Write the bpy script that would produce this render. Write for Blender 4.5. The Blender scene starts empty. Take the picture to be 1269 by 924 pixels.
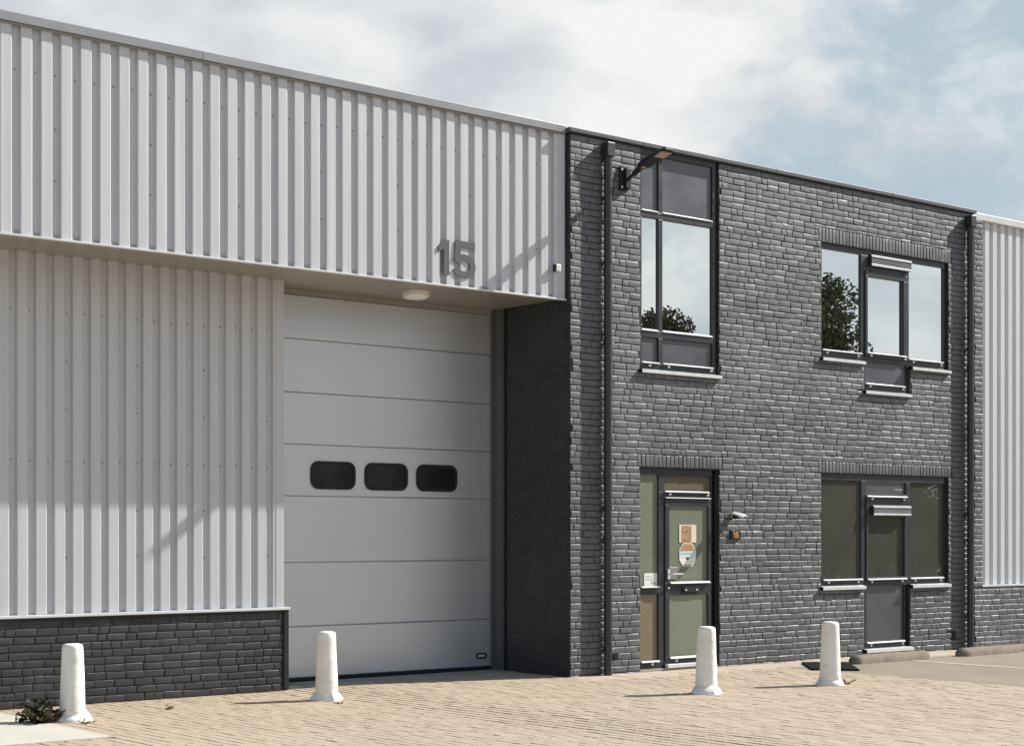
import bpy, bmesh, math, random
from mathutils import Vector, Matrix, noise
rnd = random.Random(15)
PI = math.pi
SC = bpy.context.scene
COL = SC.collection

# ------------------------------------------------------------------ materials
def new_mat(name):
    m = bpy.data.materials.new(name); m.use_nodes = True
    nt = m.node_tree; nt.nodes.clear()
    out = nt.nodes.new('ShaderNodeOutputMaterial')
    b = nt.nodes.new('ShaderNodeBsdfPrincipled')
    nt.links.new(b.outputs[0], out.inputs[0])
    return m, nt, b, out

def N(nt, t, **kw):
    n = nt.nodes.new(t)
    for k, v in kw.items():
        if k.startswith('i_'):
            n.inputs[k[2:].replace('_', ' ')].default_value = v
        else:
            setattr(n, k, v)
    return n

def mathn(nt, op, a, b=None, c=None, clamp=False):
    n = nt.nodes.new('ShaderNodeMath'); n.operation = op; n.use_clamp = clamp
    for i, v in enumerate((a, b, c)):
        if v is None: continue
        if isinstance(v, (int, float)): n.inputs[i].default_value = v
        else: nt.links.new(v, n.inputs[i])
    return n.outputs[0]

def maprange(nt, v, a, b, c, d):
    n = nt.nodes.new('ShaderNodeMapRange'); n.clamp = True
    n.inputs[1].default_value = a; n.inputs[2].default_value = b
    n.inputs[3].default_value = c; n.inputs[4].default_value = d
    nt.links.new(v, n.inputs[0]); return n.outputs[0]

def mixc(nt, f, a, b, mode='MIX'):
    n = nt.nodes.new('ShaderNodeMix'); n.data_type = 'RGBA'; n.blend_type = mode
    for s, v in ((n.inputs[0], f), (n.inputs[6], a), (n.inputs[7], b)):
        if isinstance(v, (int, float)): s.default_value = v
        elif isinstance(v, tuple): s.default_value = (*v, 1) if len(v) == 3 else v
        else: nt.links.new(v, s)
    return n.outputs[2]

def tex_noise(nt, scale, detail=4, rough=.55, vec=None, stretch=None):
    tc = nt.nodes.new('ShaderNodeTexCoord')
    src = tc.outputs['Object'] if vec is None else vec
    if stretch:
        mp = nt.nodes.new('ShaderNodeMapping'); mp.inputs['Scale'].default_value = stretch
        nt.links.new(src, mp.inputs[0]); src = mp.outputs[0]
    n = nt.nodes.new('ShaderNodeTexNoise')
    n.inputs['Scale'].default_value = scale; n.inputs['Detail'].default_value = detail
    n.inputs['Roughness'].default_value = rough
    nt.links.new(src, n.inputs['Vector']); return n.outputs['Fac']

def bump(nt, b, h, strength, dist, prev=None):
    n = nt.nodes.new('ShaderNodeBump')
    n.inputs['Strength'].default_value = strength; n.inputs['Distance'].default_value = dist
    nt.links.new(h, n.inputs['Height'])
    if prev: nt.links.new(prev, n.inputs['Normal'])
    nt.links.new(n.outputs[0], b.inputs['Normal']); return n.outputs[0]

def simple(name, col, rough=.5, spec=.5, metal=0., var=.08, vscale=3., bstr=0., bscale=60., stretch=None, rvar=.08):
    m, nt, b, o = new_mat(name)
    f = tex_noise(nt, vscale, 5, .6, stretch=stretch)
    c1 = tuple(min(1, c*(1-var)) for c in col); c2 = tuple(min(1, c*(1+var)) for c in col)
    k = maprange(nt, f, .3, .7, 0, 1)
    nt.links.new(mixc(nt, k, c1, c2), b.inputs['Base Color'])
    nt.links.new(maprange(nt, f, .3, .7, rough-rvar, rough+rvar), b.inputs['Roughness'])
    b.inputs['Metallic'].default_value = metal
    b.inputs['Specular IOR Level'].default_value = spec
    if spec >= 1: b.inputs['IOR'].default_value = 1.75
    if bstr: bump(nt, b, tex_noise(nt, bscale, 3, .6), bstr, .01)
    return m

M = {}
M['cladding'] = simple('coated_steel_cladding', (.495,.505,.52), .42, .5, .15, .055, 2.6, .05, 1.6, stretch=(5,5,.12))
M['cladding_bright'] = simple('coated_steel_cladding_right', (.56,.57,.58), .42, .5, 0, .035, 2.2, .05, 1.6, stretch=(3,3,.35))
M['trim_white'] = simple('white_coated_trim', (.58,.585,.59), .35, .5, 0, .04)
M['trim_grey'] = simple('grey_metal_trim', (.24,.245,.255), .4, .5, .1, .06, 1.5)
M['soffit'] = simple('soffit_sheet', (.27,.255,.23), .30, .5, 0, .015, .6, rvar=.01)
M['coping_dark'] = simple('anthracite_metal_trim', (.080,.083,.090), .5, .35, 0, .1, 2.)
M['frame'] = simple('anthracite_frame_paint', (.045,.048,.055), .42, .5, .5, .06, 3.)
M['panel'] = simple('anthracite_panel_paint', (.115,.121,.133), .40, .5, .6, .04, 2.)
M['black'] = simple('black_rubber', (.012,.012,.013), .6, .3, 0, .1)
M['pipe'] = simple('dark_grey_pvc', (.024,.025,.028), .38, .5, 0, .08, 3.)
M['bar'] = simple('bright_aluminium_bar', (.62,.62,.61), .35, .5, .0, .05, 8.)
M['sill'] = simple('aluminium_sill', (.66,.66,.65), .35, .5, .15, .06, 8.)
M['zinc'] = simple('screw_metal', (.25,.25,.26), .45, .5, .5, .1)
M['number_grey'] = simple('grey_number_paint', (.075,.078,.082), .5, .5, 0, .05)
M['lamp_black'] = simple('black_lamp_housing', (.016,.016,.018), .6, .3, 0, .1)
M['led'] = simple('led_cover_cream', (.33,.26,.155), .35, .5, 0, .12, 60.)
M['hood'] = simple('pale_steel_hood', (.70,.68,.62), .35, .5, .3, .05)
M['plate_black'] = simple('black_enamel', (.008,.008,.009), .35, .5, 0, .1)
M['orange'] = simple('orange_number', (.52,.26,.08), .45, .5, 0, .06)
M['opal'] = simple('opal_lamp_cover', (.82,.80,.76), .3, .5, 0, .03)
M['lamp_ring'] = simple('pale_lamp_ring', (.62,.60,.56), .4, .5, 0, .03)
M['door_sheet'] = None
M['mortar'] = simple('painted_mortar', (.040,.041,.044), .7, .3, 0, .2, 14., .3, 90.)
M['interior'] = simple('interior_plaster', (.50,.48,.42), .9, .2, 0, .1)
M['interior_dark'] = simple('interior_floor', (.06,.055,.05), .8, .2, 0, .1)
M['curtain'] = simple('pale_curtain', (.80,.78,.70), .9, .2, 0, .1, 4., stretch=(8,8,.3))
M['roof'] = simple('roof_bitumen', (.06,.06,.06), .9, .2, 0, .2)
M['paper'] = simple('white_paper', (.78,.77,.74), .6, .3, 0, .04)
M['paper_cream'] = simple('cream_paper', (.74,.62,.47), .6, .3, 0, .05)
M['paper_brown'] = None
M['paper_blue'] = simple('pale_blue_paper', (.62,.68,.70), .6, .3, 0, .05)
M['paper_tan'] = simple('tan_paper', (.40,.24,.12), .6, .3, 0, .18, 30.)
M['ink'] = simple('dark_ink', (.03,.03,.03), .6, .3, 0, .1)
M['ink_grey'] = simple('grey_ink', (.38,.40,.42), .6, .3, 0, .1)
M['rubber_mat'] = simple('black_rubber_mat', (.007,.007,.008), .9, .1, 0, .3, 30., .4, 120.)

def brick_material(name, k=1., spec=1.):
    m, nt, b, o = new_mat(name)
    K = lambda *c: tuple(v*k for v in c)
    g = N(nt, 'ShaderNodeNewGeometry')
    r = g.outputs['Random Per Island']
    c = mixc(nt, r, K(.046,.049,.056), K(.070,.073,.081))
    big = tex_noise(nt, .7, 6, .62)
    c = mixc(nt, maprange(nt, big, .44, .66, 0, .85), c, K(.122,.126,.134))
    fine = tex_noise(nt, 22, 6, .7)
    c = mixc(nt, maprange(nt, fine, .42, .66, 0, .75), c, K(.034,.035,.039))
    sp = tex_noise(nt, 75, 3, .6)
    c = mixc(nt, maprange(nt, sp, .63, .72, 0, .6), c, K(.30,.295,.28))
    st = tex_noise(nt, 2.2, 6, .65, stretch=(1, 1, .28))
    c = mixc(nt, maprange(nt, st, .60, .76, 0, .35), c, K(.17,.168,.16))
    nt.links.new(c, b.inputs['Base Color'])
    nt.links.new(maprange(nt, fine, .3, .75, .50, .64), b.inputs['Roughness'])
    b.inputs['Specular IOR Level'].default_value = spec; b.inputs['IOR'].default_value = 1.5
    n1 = bump(nt, b, tex_noise(nt, 30, 5, .62), .28, .003)
    bump(nt, b, tex_noise(nt, 140, 3, .6), .2, .002, n1)
    return m
M['brick'] = brick_material('dark_painted_brick', 1.05)
M['brick_plinth'] = brick_material('dark_painted_brick_plinth', .33, .55)  # same brick pattern, darker and less glossy than the facade
M['brick_shaded'] = brick_material('dark_brick_return_shaded', .52, .4)  # facade brick darkened: the return's shade is put into the colour

def paver_material(name, ca, cb, cc):
    m, nt, b, o = new_mat(name)
    g = N(nt, 'ShaderNodeNewGeometry')
    c = mixc(nt, g.outputs['Random Per Island'], ca, cb)
    big = tex_noise(nt, .42, 5, .62)
    c = mixc(nt, maprange(nt, big, .38, .68, 0, .6), c, cc)
    streak = tex_noise(nt, 1.1, 5, .6, stretch=(.22, 1.6, 1))
    c = mixc(nt, maprange(nt, streak, .60, .74, 0, .55), c, (.52,.44,.335))
    fine = tex_noise(nt, 55, 4, .7)
    c = mixc(nt, maprange(nt, fine, .55, .75, 0, .5), c, (.21,.165,.12))
    sp = tex_noise(nt, 60, 5, .8)
    c = mixc(nt, maprange(nt, sp, .52, .62, 0, .6), c, (.60,.52,.41))
    c = mixc(nt, maprange(nt, sp, .47, .37, 0, .6), c, (.25,.195,.135))
    oil = tex_noise(nt, 1.7, 5, .68)
    c = mixc(nt, maprange(nt, oil, .645, .72, 0, .45), c, (.22,.175,.125))
    nt.links.new(c, b.inputs['Base Color'])
    b.inputs['Roughness'].default_value = .85
    b.inputs['Specular IOR Level'].default_value = .25
    bump(nt, b, fine, .5, .006)
    return m
M['paver'] = paver_material('tan_clay_paver', (.402,.322,.228), (.448,.362,.262), (.352,.278,.194))
M['sand'] = simple('joint_sand', (.33,.265,.19), .95, .2, 0, .3, 20., .4, 120.)
M['tile'] = paver_material('tan_pavement_tile', (.46,.375,.285), (.49,.40,.31), (.42,.34,.255))

def asphalt():
    m, nt, b, o = new_mat('worn_parking_asphalt')
    f = tex_noise(nt, 55, 5, .85); big = tex_noise(nt, .9, 5, .6)
    c = mixc(nt, maprange(nt, f, .35, .7, 0, 1), (.12,.098,.072), (.385,.32,.24))
    c = mixc(nt, maprange(nt, big, .35, .7, 0, .6), c, (.33,.27,.20))
    nt.links.new(c, b.inputs['Base Color']); b.inputs['Roughness'].default_value = .9
    b.inputs['Specular IOR Level'].default_value = .25
    bump(nt, b, f, .6, .006); return m
M['asphalt'] = asphalt()
M['bay_line'] = simple('faded_bay_line', (.47,.40,.31), .9, .2, 0, .25, 6.)
M['slab'] = simple('pale_concrete_slab', (.50,.475,.41), .85, .25, 0, .06, 2.5, .25, 120.)
M['threshold'] = simple('grey_concrete', (.33,.305,.26), .85, .25, 0, .2, 3., .25, 90.)
M['kerb'] = simple('worn_concrete_kerb', (.21,.175,.13), .9, .25, 0, .28, 7., .5, 70.)

def ground_far():
    m, nt, b, o = new_mat('yard_paving_far')
    tc = N(nt, 'ShaderNodeTexCoord')
    br = N(nt, 'ShaderNodeTexBrick'); br.offset = .5
    br.inputs['Scale'].default_value = 1; br.inputs['Brick Width'].default_value = .212
    br.inputs['Row Height'].default_value = .106; br.inputs['Mortar Size'].default_value = .005
    br.inputs['Color1'].default_value = (.43,.345,.26,1); br.inputs['Color2'].default_value = (.475,.385,.295,1)
    br.inputs['Mortar'].default_value = (.17,.135,.095,1)
    mp = N(nt, 'ShaderNodeMapping'); mp.inputs['Rotation'].default_value = (0,0,PI/2)
    nt.links.new(tc.outputs['Object'], mp.inputs[0]); nt.links.new(mp.outputs[0], br.inputs['Vector'])
    big = tex_noise(nt, .42, 5, .62)
    c = mixc(nt, maprange(nt, big, .38, .68, 0, .6), br.outputs['Color'], (.34,.265,.19))
    nt.links.new(c, b.inputs['Base Color']); b.inputs['Roughness'].default_value = .9
    return m
M['ground'] = ground_far()

def bollard_material():
    m, nt, b, o = new_mat('white_painted_concrete')
    big = tex_noise(nt, 5, 6, .65); fine = tex_noise(nt, 70, 4, .7)
    oi = N(nt, 'ShaderNodeObjectInfo')
    tc = N(nt, 'ShaderNodeTexCoord')
    va = N(nt, 'ShaderNodeVectorMath', operation='ADD')
    sc_ = N(nt, 'ShaderNodeVectorMath', operation='SCALE'); sc_.inputs[3].default_value = 37.
    cmb = N(nt, 'ShaderNodeCombineXYZ')
    for i in range(3): nt.links.new(oi.outputs['Random'], cmb.inputs[i])
    nt.links.new(cmb.outputs[0], sc_.inputs[0])
    nt.links.new(tc.outputs['Object'], va.inputs[0]); nt.links.new(sc_.outputs[0], va.inputs[1])
    big = tex_noise(nt, 5, 6, .65, vec=va.outputs[0])
    scuff = tex_noise(nt, 16, 6, .7, vec=va.outputs[0], stretch=(1,1,2.2))
    c = mixc(nt, maprange(nt, big, .4, .75, 0, .7), (.80,.785,.73), (.66,.63,.56))
    c = mixc(nt, maprange(nt, fine, .66, .76, 0, .5), c, (.46,.43,.37))
    c = mixc(nt, maprange(nt, scuff, .61, .67, 0, .8), c, (.22,.20,.17))
    nt.links.new(c, b.inputs['Base Color']); b.inputs['Roughness'].default_value = .65
    n1 = bump(nt, b, tex_noise(nt, 9, 3, .5, vec=va.outputs[0]), .5, .02)
    bump(nt, b, fine, .35, .004, n1)
    return m
M['bollard'] = bollard_material()

def door_sheet():
    m, nt, b, o = new_mat('silver_grey_door_sheet')
    f = tex_noise(nt, 3.5, 5, .65, stretch=(.25, 1, 9))
    g = tex_noise(nt, 110, 3, .6, stretch=(.35, 1, 1.6))
    c = mixc(nt, maprange(nt, f, .3, .7, 0, 1), (.58,.605,.64), (.62,.645,.68))
    nt.links.new(c, b.inputs['Base Color'])
    nt.links.new(maprange(nt, f, .3, .7, .34, .42), b.inputs['Roughness'])
    b.inputs['Specular IOR Level'].default_value = .5; b.inputs['Metallic'].default_value = .65
    bump(nt, b, g, .10, .003); return m
M['door_sheet'] = door_sheet()

def glass(name, refl, tint, wav=.012, refl_tone=None, dk=0):
    m, nt, b, o = new_mat(name)
    nt.nodes.remove(b)
    gl = N(nt, 'ShaderNodeBsdfGlossy'); gl.inputs['Roughness'].default_value = .0
    gl.inputs['Color'].default_value = (.93,.975,.98,1)
    tr = N(nt, 'ShaderNodeBsdfTransparent'); tr.inputs['Color'].default_value = (*tint, 1)
    fr = N(nt, 'ShaderNodeFresnel'); fr.inputs['IOR'].default_value = 1.5
    k = mathn(nt, 'ADD', fr.outputs[0], refl, clamp=True)
    mx = N(nt, 'ShaderNodeMixShader')
    nt.links.new(k, mx.inputs[0]); nt.links.new(tr.outputs[0], mx.inputs[1]); nt.links.new(gl.outputs[0], mx.inputs[2])
    bp = N(nt, 'ShaderNodeBump'); bp.inputs['Strength'].default_value = wav; bp.inputs['Distance'].default_value = .05
    nt.links.new(tex_noise(nt, 1.3, 2, .5), bp.inputs['Height'])
    nt.links.new(bp.outputs[0], gl.inputs['Normal'])
    if refl_tone:
        df = N(nt, 'ShaderNodeBsdfDiffuse'); df.inputs['Color'].default_value = (*refl_tone, 1)  # diffuse share paints a reflected tone into the pane
        m2 = N(nt, 'ShaderNodeMixShader')
        nt.links.new(maprange(nt, tex_noise(nt, 1.6, 4, .6), .3, .7, dk*.85, dk*1.15), m2.inputs[0])
        nt.links.new(mx.outputs[0], m2.inputs[1]); nt.links.new(df.outputs[0], m2.inputs[2]); mx = m2
    nt.links.new(mx.outputs[0], o.inputs[0]); return m
M['glass'] = glass('solar_control_glass', .74, (.55,.57,.53))
M['glass_low'] = glass('window_glass_painted_reflection', .10, (.86,.86,.80), .012, (.20,.196,.165), .30)  # diffuse olive painted in for mirrored trees and the dim room behind

def film(name, col, var):
    m, nt, b, o = new_mat(name)
    f = tex_noise(nt, 2.2, 4, .6); g = tex_noise(nt, 40, 3, .6, stretch=(1,1,.2))
    c = mixc(nt, maprange(nt, f, .35, .7, 0, 1), col, var)
    c = mixc(nt, maprange(nt, g, .5, .75, 0, .25), c, tuple(x*.8 for x in col))
    nt.links.new(c, b.inputs['Base Color']); b.inputs['Roughness'].default_value = .6
    b.inputs['Coat Weight'].default_value = .8; b.inputs['Coat Roughness'].default_value = .04
    b.inputs['Specular IOR Level'].default_value = .3
    return m
M['film'] = film('green_frosted_film', (.155,.175,.125), (.18,.195,.135))
M['film_warm'] = film('warm_frosted_film', (.19,.14,.075), (.15,.13,.085))
M['film_dark'] = film('smoky_fanlight_glass', (.095,.085,.055), (.12,.10,.06))
M['door_glass_black'] = simple('black_door_window', (.010,.010,.011), .22, .5, 0, .02, 3.)

def poster_brown():
    m, nt, b, o = new_mat('brown_mosaic_print')
    tc = N(nt, 'ShaderNodeTexCoord')
    v = N(nt, 'ShaderNodeTexVoronoi'); v.inputs['Scale'].default_value = 75
    nt.links.new(tc.outputs['Object'], v.inputs['Vector'])
    f = tex_noise(nt, 20, 4, .6)
    c = mixc(nt, maprange(nt, f, .45, .6, 0, 1), (.42,.24,.11), (.09,.05,.03))
    c = mixc(nt, maprange(nt, v.outputs['Distance'], .1, .6, 0, .4), c, (.55,.38,.22))
    nt.links.new(c, b.inputs['Base Color']); b.inputs['Roughness'].default_value = .5
    return m
M['paper_brown'] = poster_brown()

def leaf_mat(name, a, b_):
    m, nt, b, o = new_mat(name)
    g = N(nt, 'ShaderNodeNewGeometry')
    nt.links.new(mixc(nt, g.outputs['Random Per Island'], a, b_), b.inputs['Base Color'])
    b.inputs['Roughness'].default_value = .6; b.inputs['Specular IOR Level'].default_value = .3
    return m
M['leaf'] = leaf_mat('tree_leaves', (.06,.062,.03), (.12,.115,.055))
M['weed_leaf'] = leaf_mat('withered_weed_leaves', (.030,.030,.014), (.095,.075,.035))
M['weed_dry'] = leaf_mat('dry_weed_stalks', (.16,.11,.055), (.26,.18,.09))
M['bark'] = simple('tree_bark', (.10,.08,.06), .9, .2, 0, .3, 6., .4, 30.)

# ------------------------------------------------------------------ mesh helpers
class MB:
    def __init__(s): s.v = []; s.f = []; s.m = []
    def add(s, vs, fs, m=0):
        o = len(s.v); s.v += [tuple(p) for p in vs]
        for f in fs: s.f.append(tuple(o+i for i in f)); s.m.append(m)
        return s
    def box(s, x0, x1, y0, y1, z0, z1, m=0):
        return s.add([(x0,y0,z0),(x1,y0,z0),(x1,y1,z0),(x0,y1,z0),(x0,y0,z1),(x1,y0,z1),(x1,y1,z1),(x0,y1,z1)],
                     [(0,3,2,1),(4,5,6,7),(0,1,5,4),(1,2,6,5),(2,3,7,6),(3,0,4,7)], m)
    def prism_xz(s, poly, y0, y1, m=0):          # poly counter-clockwise seen from -y
        n = len(poly)
        vs = [(x,y0,z) for x,z in poly]+[(x,y1,z) for x,z in poly]
        fs = [tuple(range(n)), tuple(range(2*n-1, n-1, -1))]
        fs += [(i, n+i, n+(i+1)%n, (i+1)%n) for i in range(n)]
        return s.add(vs, fs, m)
    def prism_yz(s, poly, x0, x1, m=0):
        n = len(poly)
        vs = [(x0,y,z) for y,z in poly]+[(x1,y,z) for y,z in poly]
        fs = [tuple(range(n)), tuple(range(2*n-1, n-1, -1))]
        fs += [(i, n+i, n+(i+1)%n, (i+1)%n) for i in range(n)]
        return s.add(vs, fs, m)
    def tube(s, pts, rad, n=12, m=0, cap=True):
        pts = [Vector(p) for p in pts]
        rr = rad if isinstance(rad, (list, tuple)) else [rad]*len(pts)
        o = len(s.v); prev = None
        for i, p in enumerate(pts):
            d = (pts[min(i+1, len(pts)-1)]-pts[max(i-1, 0)]).normalized()
            if prev is None:
                a = Vector((0,0,1)) if abs(d.z) < .9 else Vector((1,0,0))
                u = d.cross(a).normalized()
            else:
                u = (prev-d*prev.dot(d)).normalized()
            prev = u; w = d.cross(u)
            for k in range(n):
                t = 2*PI*k/n
                s.v.append(tuple(p+(u*math.cos(t)+w*math.sin(t))*rr[i]))
        for i in range(len(pts)-1):
            for k in range(n):
                a = o+i*n+k; b = o+i*n+(k+1) % n
                s.f.append((a, b, b+n, a+n)); s.m.append(m)
        if cap:
            s.f.append(tuple(o+k for k in range(n-1, -1, -1))); s.m.append(m)
            e = o+(len(pts)-1)*n
            s.f.append(tuple(e+k for k in range(n))); s.m.append(m)
        return s
    def lathe(s, prof, n=28, m=0, jit=0, c=(0,0)):
        o = len(s.v)
        for r, z in prof:
            for k in range(n):
                t = 2*PI*k/n; q = r*(1+jit*noise.noise(Vector((math.cos(t)*1.3, math.sin(t)*1.3, z*3))))
                s.v.append((c[0]+q*math.cos(t), c[1]+q*math.sin(t), z))
        for i in range(len(prof)-1):
            for k in range(n):
                a = o+i*n+k; b = o+i*n+(k+1) % n
                s.f.append((a, b, b+n, a+n)); s.m.append(m)
        s.f.append(tuple(o+k for k in range(n-1, -1, -1))); s.m.append(m)
        e = o+(len(prof)-1)*n
        s.f.append(tuple(e+k for k in range(n))); s.m.append(m)
        return s
    def screw(s, x, y, z, r=.011, m=1):           # hex head facing -y
        vs = [(x+r*math.cos(k*PI/3), y, z+r*math.sin(k*PI/3)) for k in range(6)]
        vs += [(x+r*math.cos(k*PI/3)*.8, y-.008, z+r*math.sin(k*PI/3)*.8) for k in range(6)]
        return s.add(vs, [tuple(range(6, 12))]+[(k, (k+1) % 6, 6+(k+1) % 6, 6+k) for k in range(6)], m)
    def build(s, name, mats, parent=None, base=None, smooth=False, bevel=0, angle=35, kind=None):
        if not isinstance(mats, (list, tuple)): mats = [mats]
        me = bpy.data.meshes.new(name)
        b = Vector(base if base is not None else BASE.get(parent.name, (0,0,0)) if parent else (0,0,0))
        me.from_pydata([tuple(Vector(p)-b) for p in s.v], [], s.f)
        for k in mats: me.materials.append(k)
        for p, k in zip(me.polygons, s.m): p.material_index = k; p.use_smooth = bool(smooth)
        bm = bmesh.new(); bm.from_mesh(me); bmesh.ops.recalc_face_normals(bm, faces=bm.faces); bm.to_mesh(me); bm.free()
        me.update()
        o = bpy.data.objects.new(name, me); COL.objects.link(o)
        if parent:
            o.parent = parent; BASE[o.name] = tuple(b)
        elif base is not None:
            o.location = b
            BASE[o.name] = tuple(b)
        if bevel:
            md = o.modifiers.new('bevel', 'BEVEL'); md.width = bevel; md.segments = 2
            md.limit_method = 'ANGLE'; md.angle_limit = math.radians(40)
            for p in me.polygons: p.use_smooth = False
        if smooth == 'auto':
            me.set_sharp_from_angle(angle=math.radians(angle))
        if kind: o['kind'] = kind
        return o
BASE = {}
def thing(name, label, cat, base=(0,0,0), group=None):
    o = bpy.data.objects.new(name, None); COL.objects.link(o); o.empty_display_size = .2
    o.location = base; BASE[o.name] = tuple(base)
    return tag(o, label, cat, group)
def tag(o, label, cat, group=None):
    o['label'] = label; o['category'] = cat
    if group: o['group'] = group
    return o
def copy_tree(o, parent=None):
    c = o.copy(); COL.objects.link(c)
    if parent: c.parent = parent
    for ch in list(o.children): copy_tree(ch, c)
    return c
def sm(a, b, x):
    t = max(0, min(1, (x-a)/(b-a))); return t*t*(3-2*t)
def gz(x, y): return -.028*sm(-2.5, -3.7, x) if x < -2.5 else 0.
def rect_minus(x0, x1, z0, z1, holes):
    """rectangles left of one rectangle after holes are cut out"""
    rs = [(x0, x1, z0, z1)]
    for hx0, hx1, hz0, hz1 in holes:
        out = []
        for a, b, c, d in rs:
            if hx1 <= a or hx0 >= b or hz1 <= c or hz0 >= d: out.append((a, b, c, d)); continue
            if c < hz0: out.append((a, b, c, hz0))
            if d > hz1: out.append((a, b, hz1, d))
            lo, hi = max(c, hz0), min(d, hz1)
            if a < hx0: out.append((a, hx0, lo, hi))
            if b > hx1: out.append((hx1, b, lo, hi))
        rs = out
    return rs

# one brick as a hand-formed, rounded face; pos(u, z, depth) places it
def one_brick(mb, u0, u1, z0, z1, pos, rng, dep=.0072):
    w = u1-u0; h = z1-z0
    if w < .035 or h < .03: return
    ex = min(.005/w, .2); ez = min(.0048/h, .2)
    us = [0, ex, min(ex*2.6, .3), 1-min(ex*2.6, .3), 1-ex, 1]
    vs = [0, ez*.8, ez*1.9, .5, 1-ez*2.1, 1-ez, 1]
    nu, nv = len(us), len(vs)
    off = rng.gauss(0, .0012); tu = rng.gauss(0, .0012); tv = rng.gauss(0, .00035)
    jl, jr, jb, jt = (rng.gauss(0, .0016) for _ in range(4))
    V = []
    for j, v in enumerate(vs):
        for i, u in enumerate(us):
            side = i in (0, nu-1); end = j in (0, nv-1); ring = side or end
            uu = u0+w*u+jl*(1-u)+jr*u+(rng.gauss(0, .0011) if ring else 0)
            zz = z0+h*v+jb*(1-v)+jt*v+(rng.gauss(0, .0012) if ring else 0)
            if side: d = .0030+abs(rng.gauss(0, .0016))
            elif end: d = .0040+abs(rng.gauss(0, .0016))
            else:
                d = off+tu*(u-.5)*2+tv*(v-.5)*2+rng.gauss(0, .00025)
                if i in (1, nu-2): d += .0004+abs(rng.gauss(0, .0004))
                if j in (1, nv-2): d += .0005+abs(rng.gauss(0, .0004))
            V.append(pos(uu, zz, d))
    q = len(V)
    for i in range(nu): V.append(pos(u0+w*us[i], z0-.002, .012))
    for i in range(nu): V.append(pos(u0+w*us[i], z1+.002, .012))
    F = [(j*nu+i, j*nu+i+1, j*nu+i+nu+1, j*nu+i+nu) for j in range(nv-1) for i in range(nu-1)]
    F += [(q+i, q+i+1, i+1, i) for i in range(nu-1)]
    t = (nv-1)*nu
    F += [(t+i, t+i+1, q+nu+i+1, q+nu+i) for i in range(nu-1)]
    mb.add(V, F)

COURSE = .0788; JOINT = .0095
def brick_field(mb, u0, u1, z0, z1, holes, pos, seed, soldiers=(), headers=.22):
    rng = random.Random(seed)
    cut = list(holes)+[(a-.004, b+.004, c, d) for a, b, c, d in soldiers]
    k = 0; z = z0
    while z < z1-.01:
        zt = min(z+COURSE-JOINT, z1)
        u = u0-rng.uniform(0, .21)
        while u < u1:
            L = .104 if rng.random() < headers else .214+rng.gauss(0, .002)
            a, b = max(u, u0), min(u+L, u1)
            u += L+rng.uniform(.003, .0085)
            if b-a < .02: continue
            for r in rect_minus(a, b, z, zt, cut): one_brick(mb, r[0], r[1], r[2], r[3], pos, rng)
        z += COURSE; k += 1
    for a, b, c, d in soldiers:
        n = max(1, round((b-a)/.0715)); p = (b-a)/n
        for i in range(n): one_brick(mb, a+i*p, a+(i+1)*p-JOINT, c+.006, d-.005, pos, rng)

def cladding(mb, x0, x1, y, z0, z1, pitch=.2, first=None, depth=.042, rib=.114, side=1, nz=8):
    """trapezoid sheet: ribs come forward to y, troughs lie at y+depth; first = x of a trough's left edge"""
    fl = .012; tr = pitch-rib-2*fl; be = .004; bl = .010
    pts = []; x = first if first is not None else x0
    while x > x0: x -= pitch
    xs = []
    while x < x1+pitch:
        # trough left edge: rib ends at x (edge), trough floor, then next rib
        xs += [(x-bl, y), (x, y+bl*.75), (x+fl-.002, y+depth-.003), (x+fl+.002, y+depth),
               (x+fl+tr-.002, y+depth), (x+fl+tr+.002, y+depth-.003), (x+2*fl+tr, y+be*.7), (x+2*fl+tr+be, y)]
        x += pitch
    prof = []
    for i, (a, b) in enumerate(xs):
        if a < x0:
            if i+1 < len(xs) and xs[i+1][0] > x0:
                t = (x0-a)/(xs[i+1][0]-a); prof.append((x0, b+(xs[i+1][1]-b)*t))
            continue
        if a > x1:
            p = xs[i-1]; t = (x1-p[0])/(a-p[0]); prof.append((x1, p[1]+(b-p[1])*t)); break
        prof.append((a, b))
    n = len(prof); o = []
    zs = [z0+(z1-z0)*i/nz for i in range(nz+1)]
    for z in zs:
        for a, b in prof:
            o.append((a+.0012*noise.noise(Vector((a*2.1, z*.9, 3.))), b+.0018*noise.noise(Vector((a*1.3, z*.8, 7.))), z))
    mb.add(o, [(j*n+i, j*n+i+1, j*n+n+i+1, j*n+n+i) for j in range(nz) for i in range(n-1)])

# ------------------------------------------------------------------ the setting
def sheet(mb, x0, x1, y0, y1, z, dx=.4):
    nx = max(1, int((x1-x0)/dx)); ny = max(1, int((y1-y0)/dx))
    nx = min(nx, 60); ny = min(ny, 60)
    vs = [(x0+(x1-x0)*i/nx, y0+(y1-y0)*j/ny) for j in range(ny+1) for i in range(nx+1)]
    mb.add([(a, b, z+gz(a, b)) for a, b in vs],
           [(j*(nx+1)+i, j*(nx+1)+i+1, (j+1)*(nx+1)+i+1, (j+1)*(nx+1)+i) for j in range(ny) for i in range(nx)])
PX0, PX1, PY0, PY1 = -9.5, 3.1, -9.6, 1.0
g = MB()
for r in rect_minus(-400, 400, -400, 400, [(PX0, PX1, PY0, PY1)]):
    g.add([(r[0], r[2], -.006), (r[1], r[2], -.006), (r[1], r[3], -.006), (r[0], r[3], -.006)], [(0,1,2,3)])
g.build('ground', M['ground'], kind='structure')
s_ = MB(); sheet(s_, PX0, PX1, PY0, PY1, -.0055, .25); s_.build('paving_bed', M['sand'], kind='structure')

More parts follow.
